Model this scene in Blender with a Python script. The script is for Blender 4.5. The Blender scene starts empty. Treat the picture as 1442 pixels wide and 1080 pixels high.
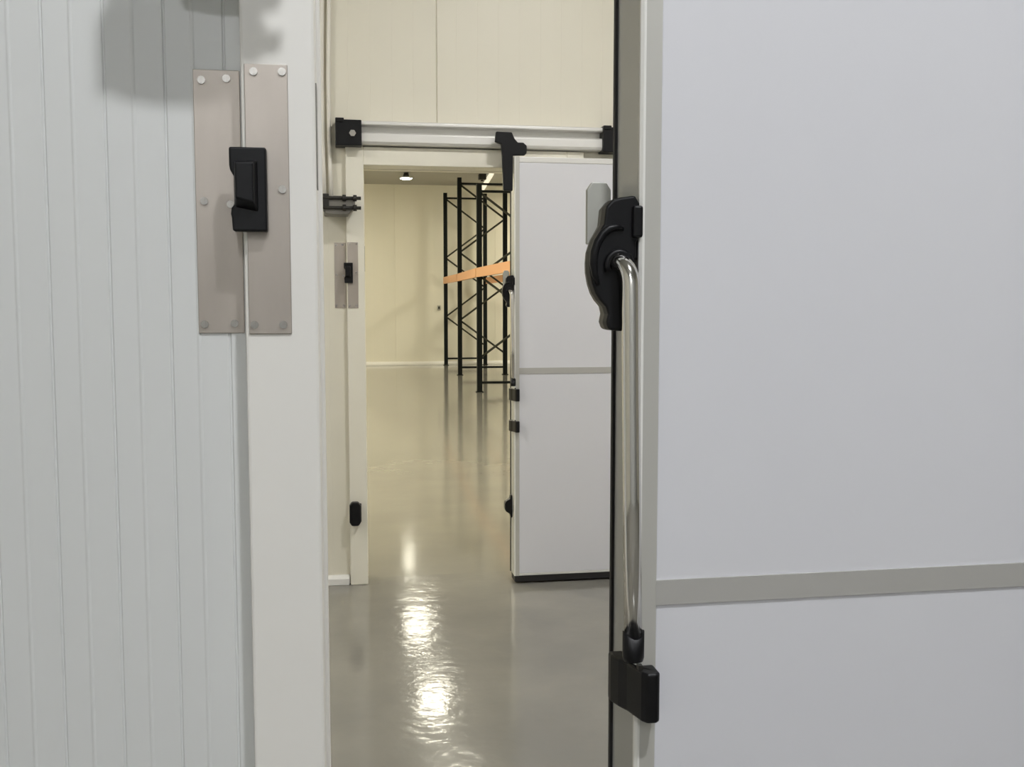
import bpy, bmesh, math
from mathutils import Vector, Matrix
PI = math.pi
sc = bpy.context.scene
col = sc.collection

# ------------------------------------------------------------------ materials
def mat(name, color, rough=0.5, metal=0.0, spec=0.5, bump=None, vary=None, emit=None, stretch=None):
    m = bpy.data.materials.new(name); m.use_nodes = True
    nt = m.node_tree; N = nt.nodes; L = nt.links
    b = N['Principled BSDF']
    b.inputs['Base Color'].default_value = (*color, 1)
    b.inputs['Roughness'].default_value = rough
    b.inputs['Metallic'].default_value = metal
    b.inputs['Specular IOR Level'].default_value = spec
    tc = N.new('ShaderNodeTexCoord'); src = tc.outputs['Object']
    if stretch:
        mp = N.new('ShaderNodeMapping'); mp.inputs['Scale'].default_value = stretch
        L.new(src, mp.inputs['Vector']); src = mp.outputs['Vector']
    if vary:                                   # (scale, amount, second colour)
        t = N.new('ShaderNodeTexNoise'); t.inputs['Scale'].default_value = vary[0]
        t.inputs['Detail'].default_value = 5; L.new(src, t.inputs['Vector'])
        r = N.new('ShaderNodeValToRGB'); r.color_ramp.elements[0].position = 0.35; r.color_ramp.elements[1].position = 0.65
        r.color_ramp.elements[0].color = (*color, 1); r.color_ramp.elements[1].color = (*vary[1], 1)
        L.new(t.outputs['Fac'], r.inputs['Fac']); L.new(r.outputs['Color'], b.inputs['Base Color'])
    if bump:                                   # (scale, strength, distance)
        t2 = N.new('ShaderNodeTexNoise'); t2.inputs['Scale'].default_value = bump[0]
        t2.inputs['Detail'].default_value = 3; L.new(src, t2.inputs['Vector'])
        bp = N.new('ShaderNodeBump'); bp.inputs['Strength'].default_value = bump[1]; bp.inputs['Distance'].default_value = bump[2]
        L.new(t2.outputs['Fac'], bp.inputs['Height']); L.new(bp.outputs['Normal'], b.inputs['Normal'])
    if emit:
        b.inputs['Emission Color'].default_value = (*emit[0], 1); b.inputs['Emission Strength'].default_value = emit[1]
    return m

M = {}
M['panel_near'] = mat('white_panel', (.70, .71, .70), .42, vary=(1.3, (.72, .73, .72)))
M['panel_cream'] = mat('cream_panel', (.76, .725, .61), .45, vary=(1.1, (.78, .745, .63)))
M['panel_far'] = mat('cold_room_panel', (.78, .75, .64), .5, vary=(.6, (.80, .77, .66)))
M['frame'] = mat('frame_white', (.82, .80, .755), .4, vary=(3, (.84, .82, .775)))
M['frame_cream'] = mat('frame_cream', (.82, .785, .67), .4, vary=(3, (.83, .80, .69)))
M['door'] = mat('door_white', (.70, .70, .735), .35, vary=(1.5, (.715, .715, .745)))
M['ceiling'] = mat('ceiling_panel', (.42, .41, .37), .6)
M['floor'] = mat('epoxy_floor', (.215, .208, .184), .11, spec=.38, bump=(12, 1, .0014), vary=(2.2, (.25, .24, .21)))
M['floor_far'] = mat('epoxy_floor_smooth', (.225, .216, .188), .11, spec=.4, bump=(9, 1, .0005), vary=(1.2, (.26, .248, .214)))
M['kerb'] = mat('kerb_white', (.80, .79, .75), .5)
M['alu'] = mat('satin_aluminium', (.47, .475, .47), .45, metal=.5, bump=(60, .05, .001), stretch=(1, 1, .02))
M['alu_face'] = mat('front_aluminium', (.55, .54, .50), .42, metal=.3)
M['alu_light'] = mat('pale_aluminium', (.76, .75, .72), .4, metal=.35)
M['strip'] = mat('grey_strip', (.45, .44, .415), .5, metal=.1)
M['steel'] = mat('brushed_steel', (.43, .385, .34), .46, metal=.7, vary=(9, (.52, .47, .42)), bump=(120, .15, .0006), stretch=(1, 1, .3))
M['screw'] = mat('screw_steel', (.46, .44, .41), .25, metal=1)
M['chrome'] = mat('chrome_tube', (.78, .76, .72), .13, metal=1)
M['black'] = mat('black_plastic', (.004, .004, .005), .42, spec=.28, bump=(200, .1, .0005))
M['rubber'] = mat('black_rubber', (.012, .011, .011), .7)
M['paddle'] = mat('grey_paddle', (.42, .42, .38), .5)
M['rack'] = mat('dark_rack_paint', (.004, .006, .006), .6, spec=.2)
M['orange'] = mat('orange_beam_paint', (.72, .37, .17), .5)
M['brace'] = mat('dull_brace', (.05, .05, .038), .6, spec=.2)
M['conduit'] = mat('white_conduit', (.80, .77, .69), .4)
M['clamp'] = mat('grey_clamp', (.20, .19, .17), .45, metal=.6)
M['dark_metal'] = mat('dark_metal', (.03, .028, .025), .45, metal=.4)
M['lamp_far'] = mat('lit_diffuser_warm', (.9, .9, .85), .5, emit=((1, .945, .765), 40))
M['lamp_side'] = mat('lit_diffuser_warm_bright', (.9, .9, .85), .5, emit=((1, .945, .765), 116))
M['lamp_mid'] = mat('lit_diffuser_neutral', (.9, .9, .85), .5, emit=((1, .985, .975), 395))
M['lamp_near'] = mat('lit_diffuser_cool', (.9, .9, .9), .5, emit=((.955, .97, 1), 500))
M['socket'] = mat('grey_socket', (.45, .44, .38), .5)
M['tube_pale'] = mat('lit_tube', (.82, .79, .68), .4, emit=((1, .94, .74), .75))

# ------------------------------------------------------------------ mesh helpers
def box(bm, x0, x1, y0, y1, z0, z1):
    v = [bm.verts.new((x, y, z)) for z in (z0, z1) for x, y in ((x0, y0), (x1, y0), (x1, y1), (x0, y1))]
    for f in ((3, 2, 1, 0), (4, 5, 6, 7), (0, 1, 5, 4), (1, 2, 6, 5), (2, 3, 7, 6), (3, 0, 4, 7)):
        bm.faces.new([v[i] for i in f])

def prism(bm, pts, axis, a, b):
    """extrude a 2D outline along an axis: 'z' pts=(x,y), 'y' pts=(x,z), 'x' pts=(y,z)"""
    def P(p, t):
        return {'z': (p[0], p[1], t), 'y': (p[0], t, p[1]), 'x': (t, p[0], p[1])}[axis]
    lo = [bm.verts.new(P(p, a)) for p in pts]; hi = [bm.verts.new(P(p, b)) for p in pts]
    n = len(pts); bm.faces.new(lo); bm.faces.new(hi[::-1])
    for i in range(n):
        bm.faces.new((lo[i], hi[i], hi[(i + 1) % n], lo[(i + 1) % n]))

def tube(bm, path, r, seg=16, cap=True):
    path = [Vector(p) for p in path]; rings = []
    t0 = (path[1] - path[0]).normalized()
    up = Vector((0, 0, 1)) if abs(t0.z) < .9 else Vector((0, 1, 0))
    u = t0.cross(up).normalized()
    for i, p in enumerate(path):
        t = (path[min(i + 1, len(path) - 1)] - path[max(i - 1, 0)]).normalized()
        u = (u - t * u.dot(t)).normalized(); w = t.cross(u)
        rr = r[i] if isinstance(r, (list, tuple)) else r
        rings.append([bm.verts.new(p + (u * math.cos(2 * PI * k / seg) + w * math.sin(2 * PI * k / seg)) * rr) for k in range(seg)])
    for a, b in zip(rings, rings[1:]):
        for k in range(seg):
            f = bm.faces.new((a[k], a[(k + 1) % seg], b[(k + 1) % seg], b[k])); f.smooth = True
    if cap:
        bm.faces.new(rings[0][::-1]); bm.faces.new(rings[-1])

def cyl(bm, p, q, r, seg=16): tube(bm, [p, q], r, seg)

def obj(name, bm, m, parent=None, bevel=0, seg=2):
    bmesh.ops.recalc_face_normals(bm, faces=bm.faces[:])
    me = bpy.data.meshes.new(name); bm.to_mesh(me); bm.free()
    me.materials.append(m)
    o = bpy.data.objects.new(name, me); col.objects.link(o)
    if parent: o.parent = parent
    if bevel:
        md = o.modifiers.new('bevel', 'BEVEL'); md.width = bevel; md.segments = seg; md.limit_method = 'ANGLE'; md.angle_limit = math.radians(35)
    return o

def part(name, m, parent, fn, *a, bevel=0, seg=2, label=None):
    bm = bmesh.new(); fn(bm, *a); o = obj(name, bm, m, parent, bevel, seg)
    if label: o['label'] = label
    return o

def tag(o, label, cat, group=None, kind=None):
    o['label'] = label; o['category'] = cat
    if group: o['group'] = group
    if kind: o['kind'] = kind
    return o

def thing(name, label, cat, loc=(0, 0, 0), group=None, kind=None):
    o = bpy.data.objects.new(name, None); col.objects.link(o); o.location = loc; o.empty_display_size = .05
    return tag(o, label, cat, group, kind)

def struct(name, bm, m, bevel=0, parent=None):
    o = obj(name, bm, m, parent, bevel); o['kind'] = 'structure'; return o

def copy_tree(o, parent=None):
    c = o.copy(); col.objects.link(c)
    if parent: c.parent = parent
    for ch in list(o.children): copy_tree(ch, c)
    return c

# ------------------------------------------------------------------ the place, in metres
CEIL = 4.25
XL, XR = -3.2, 6.5
Y_REAR, Y_FAR = -4.0, 24.6
WN, WB, TH = 1.44, 5.61, .12         # front faces of the two partition walls, their thickness
OPEN_L, OPEN_W, OPEN_H = -.02, 1.10, 2.26
SHIFT = .186                          # the second doorway sits a little further right

# floor, ceiling, outer walls
bm = bmesh.new(); box(bm, XL, XR, Y_REAR, WB + .1, -.1, 0); struct('floor', bm, M['floor'])
bm = bmesh.new(); box(bm, XL, XR, WB + .1, Y_FAR, -.1, 0); struct('floor_far', bm, M['floor_far'])
bm = bmesh.new(); box(bm, XL, XR, Y_REAR, Y_FAR, CEIL, CEIL + .1); struct('ceiling', bm, M['ceiling'])
bm = bmesh.new(); box(bm, XL - .1, XL, Y_REAR, Y_FAR, 0, CEIL); struct('wall_left', bm, M['panel_cream'])
bm = bmesh.new(); box(bm, XR, XR + .1, Y_REAR, Y_FAR, 0, CEIL); struct('wall_right', bm, M['panel_cream'])
bm = bmesh.new(); box(bm, XL, XR, Y_REAR - .1, Y_REAR, 0, CEIL); struct('wall_rear', bm, M['panel_near'])

def ribbed(bm, x0, x1, yf, yb, z0, z1, x_start, pitch, gw, gd, ridge=0, joints=(), jw=.004, jd=.006):
    """a panel whose front face carries fine vertical grooves, with a soft ridge half way between"""
    ev = []
    k = math.floor((x0 - x_start) / pitch)
    while x_start + k * pitch < x1 + pitch:
        x = x_start + k * pitch; k += 1
        if x0 + .01 < x < x1 - .01: ev.append((x, gw, gd))
        xm = x + pitch * .47
        if ridge and x0 + .01 < xm < x1 - .01: ev.append((xm, .006, -ridge))
    for j in joints:
        if x0 + .01 < j < x1 - .01:
            ev = [e for e in ev if abs(e[0] - j) > .02]; ev.append((j, jw, jd))
    ev.sort(); pts = [(x0, yf)]
    for x, w, d in ev:
        pts += [(x - w / 2, yf), (x - w * .12, yf + d), (x + w * .12, yf + d), (x + w / 2, yf)]
    pts += [(x1, yf), (x1, yb), (x0, yb)]
    prism(bm, pts, 'z', z0, z1)

def partition(name, yf, ol, m, rib):
    bm = bmesh.new(); a, b = ol - .008, ol + OPEN_W + .008
    ribbed(bm, XL, a, yf, yf + TH, 0, CEIL, *rib[0], **rib[1])
    ribbed(bm, b, XR, yf, yf + TH, 0, CEIL, *rib[0], **rib[1])
    ribbed(bm, a, b, yf, yf + TH, OPEN_H + .008, CEIL, *rib[0], **rib[1])
    return struct(name, bm, m)
partition('wall_front', WN, OPEN_L, M['panel_near'], ((-.139, .0758, .0045, .0022), dict(ridge=.0009)))
partition('wall_back', WB, OPEN_L + SHIFT, M['panel_cream'], ((.55, .115, .004, .0006), dict(joints=(-.57, .56, 1.69, 2.82), jw=.008, jd=.008)))
bm = bmesh.new(); ribbed(bm, XL, XR, Y_FAR, Y_FAR + .1, 0, CEIL, .2, .24, .006, .0012, joints=(.24, 1.44, 2.64, 3.84, 5.04), jw=.012, jd=.006)
struct('wall_far', bm, M['panel_far'])

# door frames: front casing, reveal lining, rear casing on three sides
def door_frame(name, yf, ol, m):
    bm = bmesh.new(); orr = ol + OPEN_W; cw = .095; yb = yf + TH
    y0, y1 = yf - .04, yb + .04
    box(bm, ol - cw, ol, y0, yf, 0, OPEN_H + cw)
    box(bm, orr, orr + cw, y0, yf, 0, OPEN_H + cw)
    box(bm, ol, orr, y0, yf, OPEN_H, OPEN_H + cw)
    box(bm, ol - .008, ol, yf, yb, 0, OPEN_H + .008); box(bm, orr, orr + .008, yf, yb, 0, OPEN_H + .008)
    box(bm, ol, orr, yf, yb, OPEN_H, OPEN_H + .008)
    box(bm, ol - cw, ol + .006, yb, y1, 0, OPEN_H + cw); box(bm, orr - .006, orr + cw, yb, y1, 0, OPEN_H + cw)
    box(bm, ol, orr, yb, y1, OPEN_H - .006, OPEN_H + cw)
    o = struct(name, bm, m, bevel=.004)
    bm = bmesh.new(); box(bm, ol - .001, ol + .0016, yf - .03, yf + .02, 1.70, 1.835)
    s = struct('trim_seal', bm, M['clamp'], parent=o)
    return o
door_frame('trim_1', WN, OPEN_L, M['frame'])
door_frame('trim_2', WB, OPEN_L + SHIFT, M['frame_cream'])

# kerbs along the foot of the walls
def kerb(name, x0, x1, yw, s=-1):
    bm = bmesh.new(); d = .035
    prism(bm, [(yw, 0), (yw + s * d, 0), (yw + s * d, .035), (yw + s * .012, .052), (yw, .052)], 'x', x0, x1)
    return struct(name, bm, M['kerb'], bevel=.003)
kerb('baseboard_back', XL, OPEN_L + SHIFT - .1, WB)
kerb('baseboard_back_right', OPEN_L + SHIFT + OPEN_W + .1, XR, WB)
bm = bmesh.new(); prism(bm, [(Y_FAR, 0), (Y_FAR - .06, 0), (Y_FAR - .06, .03), (Y_FAR - .02, .08), (Y_FAR, .08)], 'x', XL, XR)
struct('baseboard_far', bm, M['kerb'])

# ------------------------------------------------------------------ sliding door (origin: foot of its leading front edge)
D_T, D_W, D_H, D_B = .115, 1.28, 2.305, .045
def make_door(label):
    t = thing('sliding_door', label, 'door', kind='thing')
    part('panel', M['door'], t, box, .026, D_W, .002, D_T - .004, D_B + .012, D_H - .03, bevel=.003)
    def prof(bm):
        prism(bm, [(0, .005), (.005, 0), (.0265, 0), (.0265, .012), (.026, D_T - .006), (0, D_T - .006)], 'z', D_B, D_H)
    part('edge_profile', M['alu'], t, prof, label='brushed aluminium leading edge')
    part('edge_face', M['alu_face'], t, box, .0055, .0268, -.0006, .003, D_B, D_H)
    part('edge_highlight', M['kerb'], t, lambda bm: prism(bm, [(-.001, .0065), (-.0008, .002), (.003, -.0012), (.006, -.001), (.006, .001), (.0015, .0065)], 'z', D_B, D_H))  # near-white strip paints in the highlight on the corner bevel
    part('top_profile', M['alu_light'], t, box, .0265, D_W, 0, D_T - .006, D_H - .03, D_H, bevel=.003)
    part('bottom_profile', M['alu_light'], t, box, .0265, D_W, .0, D_T - .006, D_B, D_B + .012, bevel=.002)
    part('gasket', M['rubber'], t, lambda bm: (box(bm, -.004, .02, D_T - .006, D_T + .003, D_B, D_H), ), label='black rubber sealing strip')
    part('floor_seal', M['rubber'], t, box, .003, D_W, .001, D_T - .01, D_B - .033, D_B)
    part('stripe', M['strip'], t, box, .0265, D_W, -.001, .004, 1.151, 1.184, label='grey horizontal strip')
    # cast handle bracket
    O = [(-.0279, 1.6781), (-.0083, 1.6811), (-.0016, 1.6713), (-.0012, 1.6281), (-.0058, 1.6235), (-.0057, 1.6063), (-.014, 1.5882),
         (-.0203, 1.5609), (-.0208, 1.5099), (-.0411, 1.5115), (-.0454, 1.5207), (-.0427, 1.5318), (-.0456, 1.5409), (-.0537, 1.549), (-.0597, 1.5581),
         (-.0643, 1.5700), (-.0673, 1.5843), (-.0678, 1.597), (-.0665, 1.6104), (-.0635, 1.619), (-.0601, 1.6275), (-.0491, 1.6446), (-.0465, 1.6661), (-.0381, 1.6752)]
    def bracket_body(bm):
        n = len(O); rings = []
        for y, k in ((-.004, .97), (.012, 1.0), (.045, .90), (.072, .76)):
            rings.append([bm.verts.new((x * k, y, z)) for x, z in O])
        bm.faces.new(rings[0]); bm.faces.new(rings[-1][::-1])
        for a, b in zip(rings, rings[1:]):
            for i in range(n): bm.faces.new((a[i], b[i], b[(i + 1) % n], a[(i + 1) % n]))
    hb = part('handle_bracket', M['black'], t, bracket_body, bevel=.006, seg=3)
    part('bracket_lug', M['black'], hb, lambda bm: (box(bm, -.006, .002, .01, .075, 1.60, 1.672), box(bm, -.012, .001, -.012, .02, 1.628, 1.668)), bevel=.003)
    # raised rib and collar on the bracket
    def rib(bm):
        path = []
        for k in range(9):
            a = math.radians(70 + 150 * k / 8)
            path.append((-.033 + .029 * math.cos(a), -.006, 1.597 + .044 * math.sin(a)))
        tube(bm, path, [.002, .004, .005, .0055, .0055, .0055, .005, .004, .002], 10)
    part('bracket_rib', M['black'], hb, rib)
    def collar(bm):
        pts = []
        for k in range(13):
            a = math.radians(-20 + 230 * k / 12); pts.append((-.029 + .016 * math.cos(a), -.008, 1.594 + .016 * math.sin(a)))
        tube(bm, pts, .004, 10)
    part('bracket_collar', M['black'], hb, collar)
    # chrome tube: leaves the bracket, bends, runs down in front of the corner
    path = [(-.040, .018, 1.598), (-.034, .002, 1.597)]
    for k in range(9):
        a = PI / 2 * k / 8
        path.append((-.030 + .0105 * math.sin(a), -.004 - .023 * math.sin(a), 1.5965 - .030 * (1 - math.cos(a)) ))
    path += [(-.0188, -.027, 1.52), (-.018, -.027, 1.45), (-.0153, -.027, 1.30), (-.0115, -.027, 1.10)]
    ht = part('handle_tube', M['chrome'], t, lambda bm: tube(bm, path, .0115, 24), label='polished chrome pull tube')
    def cap(bm):
        seg = 28; c = Vector((-.0115, -.027, 0)); R = .0140
        ring = []
        for k in range(seg):
            a = 2 * PI * k / seg; x, y = math.cos(a), math.sin(a)
            top = 1.124 + .008 * (x * x) - .004       # saddle-shaped rim
            ring.append((c.x + R * x, c.y + R * y, top))
        v1 = [bm.verts.new(p) for p in ring]; v0 = [bm.verts.new((p[0], p[1], 1.094)) for p in ring]
        v2 = [bm.verts.new((c.x + (p[0] - c.x) * .8, c.y + (p[1] - c.y) * .8, p[2])) for p in ring]
        v3 = [bm.verts.new((c.x + (p[0] - c.x) * .9, c.y + (p[1] - c.y) * .9, 1.089)) for p in ring]
        for k in range(seg):
            n = (k + 1) % seg
            for a, b in ((v0, v1), (v1, v2), (v3, v0)):
                f = bm.faces.new((a[k], a[n], b[n], b[k])); f.smooth = (a is v0)
        bm.faces.new(v3)
    part('end_cap', M['black'], ht, cap, label='black plastic end cap')
    part('stay', M['alu'], ht, box, -.012, .001, -.022, .004, 1.096, 1.106)
    # clips wrapped round the corner
    plan = [(-.0215, .060), (-.0215, .045), (-.016, .026), (-.009, .010), (.000, -.026), (.006, -.035), (.019, -.0355), (.024, -.030), (.024, .0005), (-.0005, .0005), (-.0005, .060)]
    for z0, z1 in ((1.006, 1.072), (.838, .898)):
        c = part('edge_clip', M['black'], t, lambda bm: prism(bm, plan, 'z', z0, z1), bevel=.0035, seg=3, label='black plastic clip round the edge')
        part('clip_tab', M['dark_metal'], c, box, -.002, .004, -.020, -.010, z1, z1 + .006)
    # guide block low on the edge
    part('guide_block', M['black'], t, lambda bm: prism(bm, [(0, .355), (-.008, .352), (-.012, .375), (-.034, .388), (-.040, .405), (-.040, .432), (-.034, .446), (-.012, .458), (-.008, .480), (0, .478)], 'y', .070, .110), bevel=.004)
    # release paddle behind the handle
    part('release_paddle', M['paddle'], t, lambda bm: prism(bm, [(-.0445, 1.625), (-.0445, 1.698), (-.038, 1.708), (-.018, 1.708), (-.0115, 1.698), (-.0115, 1.625)], 'y', .098, .108), bevel=.0015, label='grey rounded release paddle')
    # hanger at the top corner: plate, arm, clamp over the rail
    def hang(bm):
        prism(bm, [(-.060, 2.125), (-.010, 2.125), (-.008, 2.31), (.055, 2.312), (.066, 2.325), (.066, 2.362), (.048, 2.378), (.018, 2.378), (.000, 2.398), (-.014, 2.43), (-.098, 2.432), (-.104, 2.378), (-.072, 2.368), (-.066, 2.31)], 'y', -.004, .022)
    hg = part('hanger', M['black'], t, hang, bevel=.004)
    part('hanger_wheel', M['black'], hg, lambda bm: cyl(bm, (-.045, .024, 2.405), (-.045, .055, 2.405), .026, 20))
    hg2 = part('hanger', M['black'], t, lambda bm: box(bm, D_W - .2, D_W - .12, -.004, .022, 2.26, 2.432), bevel=.004)
    return t
d1 = make_door('large white sliding door in the right foreground, with black handle bracket and chrome pull tube')
d1.location = (.384, 1.27, 0)
d2 = copy_tree(d1); d2.location = (.953, 5.44, 0)
d2['label'] = 'white sliding door hanging half open at the back wall of the corridor'

# ------------------------------------------------------------------ rails above the doorways
def make_rail(label):
    x0, x1 = -.12, 2.35
    t = thing('door_rail', label, 'rail')
    prof = [(0, .066), (-.086, .066), (-.092, .060), (-.092, .047), (-.086, .043), (-.030, .043), (-.030, .010), (-.078, .008), (-.086, .000), (-.086, -.040), (-.078, -.052), (-.070, -.055), (0, -.055)]
    part('track', M['alu_light'], t, lambda bm: prism(bm, [(y, z) for y, z in prof], 'x', x0, x1), bevel=.002, label='pale aluminium track')
    for xa in (x0 - .026, 1.285, x1 - .12):
        b = part('bracket', M['black'], t, lambda bm: (box(bm, xa, xa + .135, -.112, 0, -.066, .066), box(bm, xa, xa + .045, -.118, -.01, .05, .074)), bevel=.004)
        part('bolt', M['screw'], b, lambda bm: cyl(bm, (xa + .088, -.112, -.004), (xa + .088, -.122, -.004), .018, 6))
    return t
r2 = make_rail('pale sliding door rail with black end brackets over the far doorway')
r2.location = (.167, WB - .0, 2.416)

# ------------------------------------------------------------------ strike plates
def make_strike(label):
    t = thing('strike_plate', label, 'strike plate')
    z0, z1 = 1.505, 1.854
    pl = part('wall_plate', M['steel'], t, box, -.064, -.004, -.003, 0, z0, z1 - .001, bevel=.0008)
    pr = part('frame_plate', M['steel'], t, box, .005, .060, -.043, -.040, z0, z1, bevel=.0008)
    def scr(x, y, z, par):
        def f(bm):
            cyl(bm, (x, y, z), (x, y - .0022, z), .0052, 14)
            bm2 = bm
            box(bm2, x - .0009, x + .0009, y - .0026, y - .0021, z - .004, z + .004)
        part('screw', M['screw'], par, f)
    for x, z in ((-.053, 1.839), (-.021, 1.842), (-.053, 1.681), (-.019, 1.677), (-.056, 1.517), (-.017, 1.518)): scr(x, -.003, z, pl)
    for x, z in ((.017, 1.844), (.053, 1.845), (.051, 1.694), (.012, 1.517), (.049, 1.517)): scr(x, -.043, z, pr)
    out = [(-.0145, 1.745), (.032, 1.745), (.032, 1.638), (-.0115, 1.638), (-.0125, 1.655), (-.0135, 1.66), (-.0125, 1.668), (-.009, 1.672), (-.009, 1.708), (-.0135, 1.716), (-.0145, 1.722)]
    s = part('striker', M['black'], t, lambda bm: prism(bm, out, 'y', -.063, -.043), bevel=.0025, seg=3, label='black plastic striker block')
    def nose(bm):
        lo = [(-.0085, 1.668), (.0215, 1.662), (.0215, 1.729), (-.0085, 1.727)]; hi = [(-.006, 1.679), (.017, 1.673), (.017, 1.724), (-.006, 1.724)]
        a = [bm.verts.new((x, -.062, z)) for x, z in lo]; b = [bm.verts.new((x, -.079, z)) for x, z in hi]
        bm.faces.new(a); bm.faces.new(b[::-1])
        for i in range(4): bm.faces.new((a[i], a[(i + 1) % 4], b[(i + 1) % 4], b[i]))
    part('striker_nose', M['black'], s, nose, bevel=.002)
    return t
s1 = make_strike('large brushed steel strike plate with black striker on the left foreground frame')
s1.location = (-.115, WN, 0)
s2 = copy_tree(s1); s2.location = (-.115 + SHIFT, WB, 0)
s2['label'] = 'small steel strike plate with black striker beside the far doorway'

# ------------------------------------------------------------------ cable clamp and its conduits
def make_clamp(label):
    t = thing('cable_clamp', label, 'clamp')
    part('back_plate', M['clamp'], t, box, -.105, .04, -.008, 0, -.055, .055, bevel=.003)
    part('saddle', M['clamp'], t, lambda bm: prism(bm, [(-.10, -.052), (-.06, -.058), (.02, -.058), (.055, -.02), (.055, .03), (-.10, .03)], 'y', -.16, -.008), bevel=.006)
    part('jaw', M['dark_metal'], t, box, -.112, -.078, -.17, -.008, -.03, .05, bevel=.005)
    for z in (.028, -.022):
        r = part('rod', M['dark_metal'], t, lambda bm: cyl(bm, (-.11, -.165, z), (.085, -.165, z), .009, 12))
        for x in (-.01, .045):
            part('nut', M['dark_metal'], r, lambda bm: cyl(bm, (x, -.165, z), (x + .018, -.165, z), .018, 6))
    return t
k2 = make_clamp('dark steel clamp with two rods at the left of the far doorway, under the conduits')
k2.location = (.062, WB, 2.045)
k1 = copy_tree(k2); k1.location = (-.095, WN, 2.055)
k1['label'] = 'dark steel clamp with two rods above the foreground strike plate'

def conduit(x, y, z0, label, wob):
    bm = bmesh.new(); p = []
    for k in range(14):
        z = z0 + (CEIL - z0) * k / 13
        p.append((x + wob * math.sin((z - z0) * 3.2), y, z))
    tube(bm, p, .011, 12); o = obj('conduit', bm, M['conduit'])
    return tag(o, label, 'conduit', 'white conduits by the far doorway')
conduit(-.040, WB - .02, 2.07, 'thin white conduit on the back wall, the left one of the pair above the clamp', -.006)
conduit(-.004, WB - .02, 2.07, 'thin white conduit on the back wall, the right one of the pair above the clamp', -.008)

# black buffer low on the far frame
t = thing('door_buffer', 'small black rounded buffer low on the left jamb of the far doorway', 'buffer', (.099, WB - .04, .40))
part('pad', M['black'], t, lambda bm: prism(bm, [(-.030, -.045), (-.018, -.064), (.018, -.064), (.030, -.045), (.030, .045), (.018, .064), (-.018, .064), (-.030, .045)], 'y', -.055, -.006), bevel=.008, seg=3)
part('backing', M['rubber'], t, lambda bm: box(bm, -.018, .034, -.008, .002, -.05, .05), bevel=.002)

# ------------------------------------------------------------------ pallet rack in the far room
t = thing('pallet_rack', 'tall dark pallet rack with orange beams standing in the far room', 'rack', (2.6, 20, 0))
def frame(x0, y, h, w, pitch, start):
    x0 -= 2.6; y -= 20
    def body(bm):
        for x in (x0, x0 + w):
            box(bm, x - .042, x + .042, y - .042, y + .042, 0, h)
            box(bm, x - .06, x + .06, y - .06, y + .06, 0, .012)
        for z in (.16, h - .12): box(bm, x0, x0 + w, y - .018, y + .018, z - .02, z + .02)
    f = part('upright_frame', M['rack'], t, body)
    z = start; k = 0
    while z - pitch > .1:
        a, b = (x0, x0 + w) if k % 2 == 0 else (x0 + w, x0)
        part('brace', M['brace'], f, lambda bm: cyl(bm, (a, y, z), (b, y, z - pitch), .021, 6))
        z -= pitch; k += 1
    return f
FR = [(2.61, 24.3, 4.04), (2.55, 21.05, 4.02), (2.40, 17.1, 3.46), (2.42, 13.3, 3.46)]
for x, y, h in FR: frame(x, y, h, .94, .69, h - .13)
for (xa, ya, _), (xb, yb, _) in zip(FR, FR[1:]):
    for off in (0, .94):
        for z in (2.0,):
            def beam(bm):
                d = Vector((xb - xa, yb - ya, 0)).normalized(); n = Vector((d.y, -d.x, 0)) * .025
                n = n if n.x < 0 else -n
                A = Vector((xa + off - 2.6, ya - 20, z)) + d * .04; B = Vector((xb + off - 2.6, yb - 20, z)) - d * .04
                s = -.06 if off == 0 else .06
                c = Vector((s * .6, 0, 0)); v = []
                for P in (A, B):
                    for sx, sz in ((-1, -1), (1, -1), (1, 1), (-1, 1)): v.append(bm.verts.new(P + c + n * sx + Vector((0, 0, .075 * sz))))
                bm.faces.new(v[:4]); bm.faces.new(v[4:][::-1])
                for i in range(4): bm.faces.new((v[i], v[(i + 1) % 4], v[4 + (i + 1) % 4], v[4 + i]))
            part('beam', M['orange'], t, beam, label='orange load beam')

# ------------------------------------------------------------------ ceiling fittings
def ceiling_light(x, y, m, label, r=.12, drop=.10):
    t = thing('ceiling_light', label, 'lamp', (x, y, CEIL), 'ceiling lights')
    part('housing', M['dark_metal'], t, lambda bm: tube(bm, [(0, 0, 0), (0, 0, -.03), (0, 0, -.05), (0, 0, -drop)], [.05, .05, .06, .065], 20))
    part('shade', M['ceiling'], t, lambda bm: tube(bm, [(0, 0, -drop + .02), (0, 0, -drop), (0, 0, -drop - .02)], [.07, r + .005, r + .01], 28))
    part('diffuser', m, t, lambda bm: tube(bm, [(0, 0, -drop - .02), (0, 0, -drop - .032), (0, 0, -drop - .036)], [r, r, r * .9], 28), label='lit white diffuser')
    return t
row = [(1.56, 22.3), (1.39, 17.65), (1.33, 14.2), (1.25, 10.85), (1.16, 7.5)]
for i, (x, y) in enumerate(row):
    ceiling_light(x, y, M['lamp_side' if i > 2 else 'lamp_far'], r=.12 if i == 0 else .24, label='small round lit ceiling lamp seen through the far doorway, in front of the cream wall' if i == 0 else
                  'round lit far-room ceiling lamp hidden above the doorway, mirrored in the floor')
for x, y in ((4.9, 8), (-1.9, 8), (-1.9, 11.3), (-1.9, 14.6), (-1.9, 17.9), (-1.6, 21.4), (5.6, 22.6)):  # unseen fill lamps, added to brighten the far room
    ceiling_light(x, y, M['lamp_side'], r=.30, label= 'unseen round fill lamp added to the far room, hidden behind the walls and doors')
for x in (1.35, -2.6, 5.2):  # outer two are added, unseen, to even out the corridor light
    ceiling_light(x, 3.1, M['lamp_mid'], 'round lit ceiling lamp over the corridor, out of view above the doors, the outer two added as fill')
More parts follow.
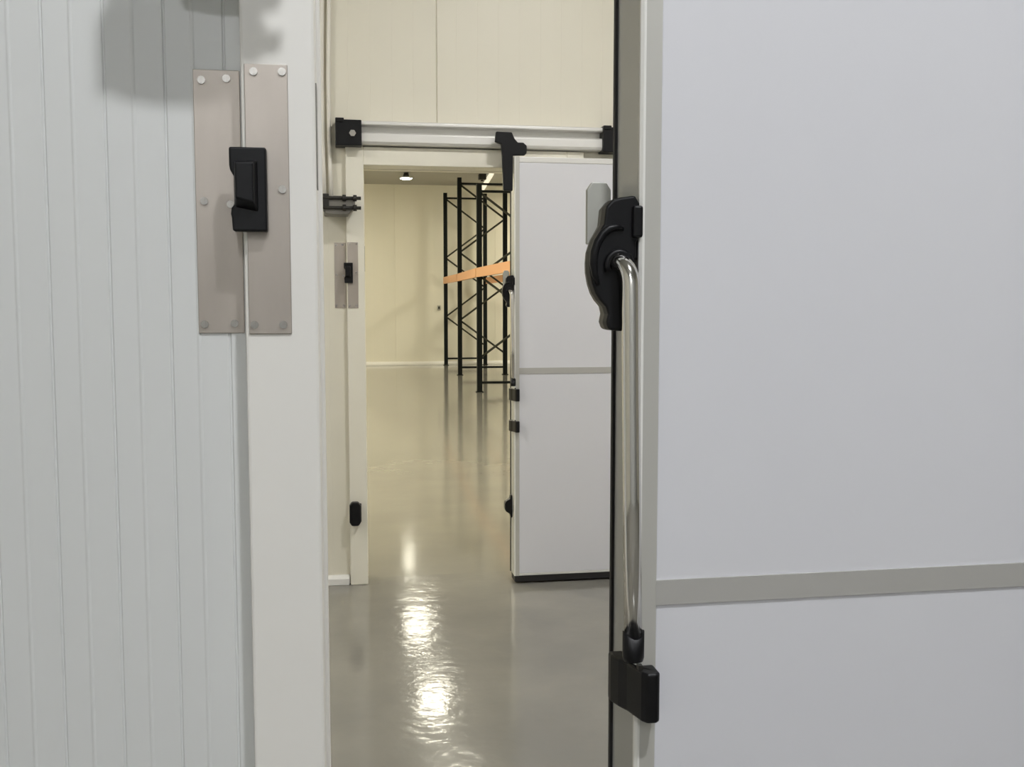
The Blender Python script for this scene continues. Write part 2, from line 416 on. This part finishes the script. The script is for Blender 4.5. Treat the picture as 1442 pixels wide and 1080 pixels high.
ceiling_light(.75, -.45, M['lamp_near'], 'round lit ceiling lamp over the foreground door, out of view')
ceiling_light(-.3, -3.2, M['lamp_near'], 'round lit ceiling lamp behind and left of the viewer, out of view')
t = thing('ceiling_box', 'small dark box on the ceiling above the pallet rack', 'box', (3.2, 22.3, CEIL))
part('case', M['dark_metal'], t, box, -.08, .08, -.08, .08, -.12, 0, bevel=.01)
part('cable_stub', M['dark_metal'], t, lambda bm: cyl(bm, (0, 0, -.12), (0, 0, -.15), .03))
bm = bmesh.new(); cyl(bm, (3.375, 22.1, CEIL - .01), (3.36, 23.4, 4.055), .05, 14)
tag(obj('tube_lamp', bm, M['tube_pale']), 'pale lit tube hanging slantwise from the ceiling above the pallet rack', 'lamp')
t = thing('wall_socket', 'tiny grey socket on the far cream wall, left of the pallet rack', 'socket', (2.476, Y_FAR, 1.36))
part('plate', M['socket'], t, box, -.04, .04, -.03, 0, -.06, .06, bevel=.008)
part('cover', M['dark_metal'], t, box, -.02, .02, -.038, -.03, -.03, .03)

# ------------------------------------------------------------------ world, camera, view
w = bpy.data.worlds.new('world'); sc.world = w; w.use_nodes = True
w.node_tree.nodes['Background'].inputs['Color'].default_value = (.5, .5, .5, 1)
w.node_tree.nodes['Background'].inputs['Strength'].default_value = .1
th = math.radians(9.8); f = 1450.0; ph = math.atan(118 / f)
F = Vector((math.sin(th) * math.cos(ph), math.cos(th) * math.cos(ph), -math.sin(ph)))
R = Vector((math.cos(th), -math.sin(th), 0)); U = R.cross(F)
cam = bpy.data.cameras.new('camera'); co = bpy.data.objects.new('camera', cam); col.objects.link(co)
cam.sensor_fit = 'HORIZONTAL'; cam.sensor_width = 36; cam.lens = f / 1442 * 36; cam.clip_start = .05; cam.clip_end = 100
m = Matrix.Identity(4)
for i in range(3): m[i][0], m[i][1], m[i][2] = R[i], U[i], -F[i]
m[2][3] = 1.55
co.matrix_world = m
sc.camera = co
vs = sc.view_settings
vs.view_transform = 'Standard'; vs.look = 'None'; vs.gamma = 1; vs.use_curve_mapping = False; vs.exposure = 0.0
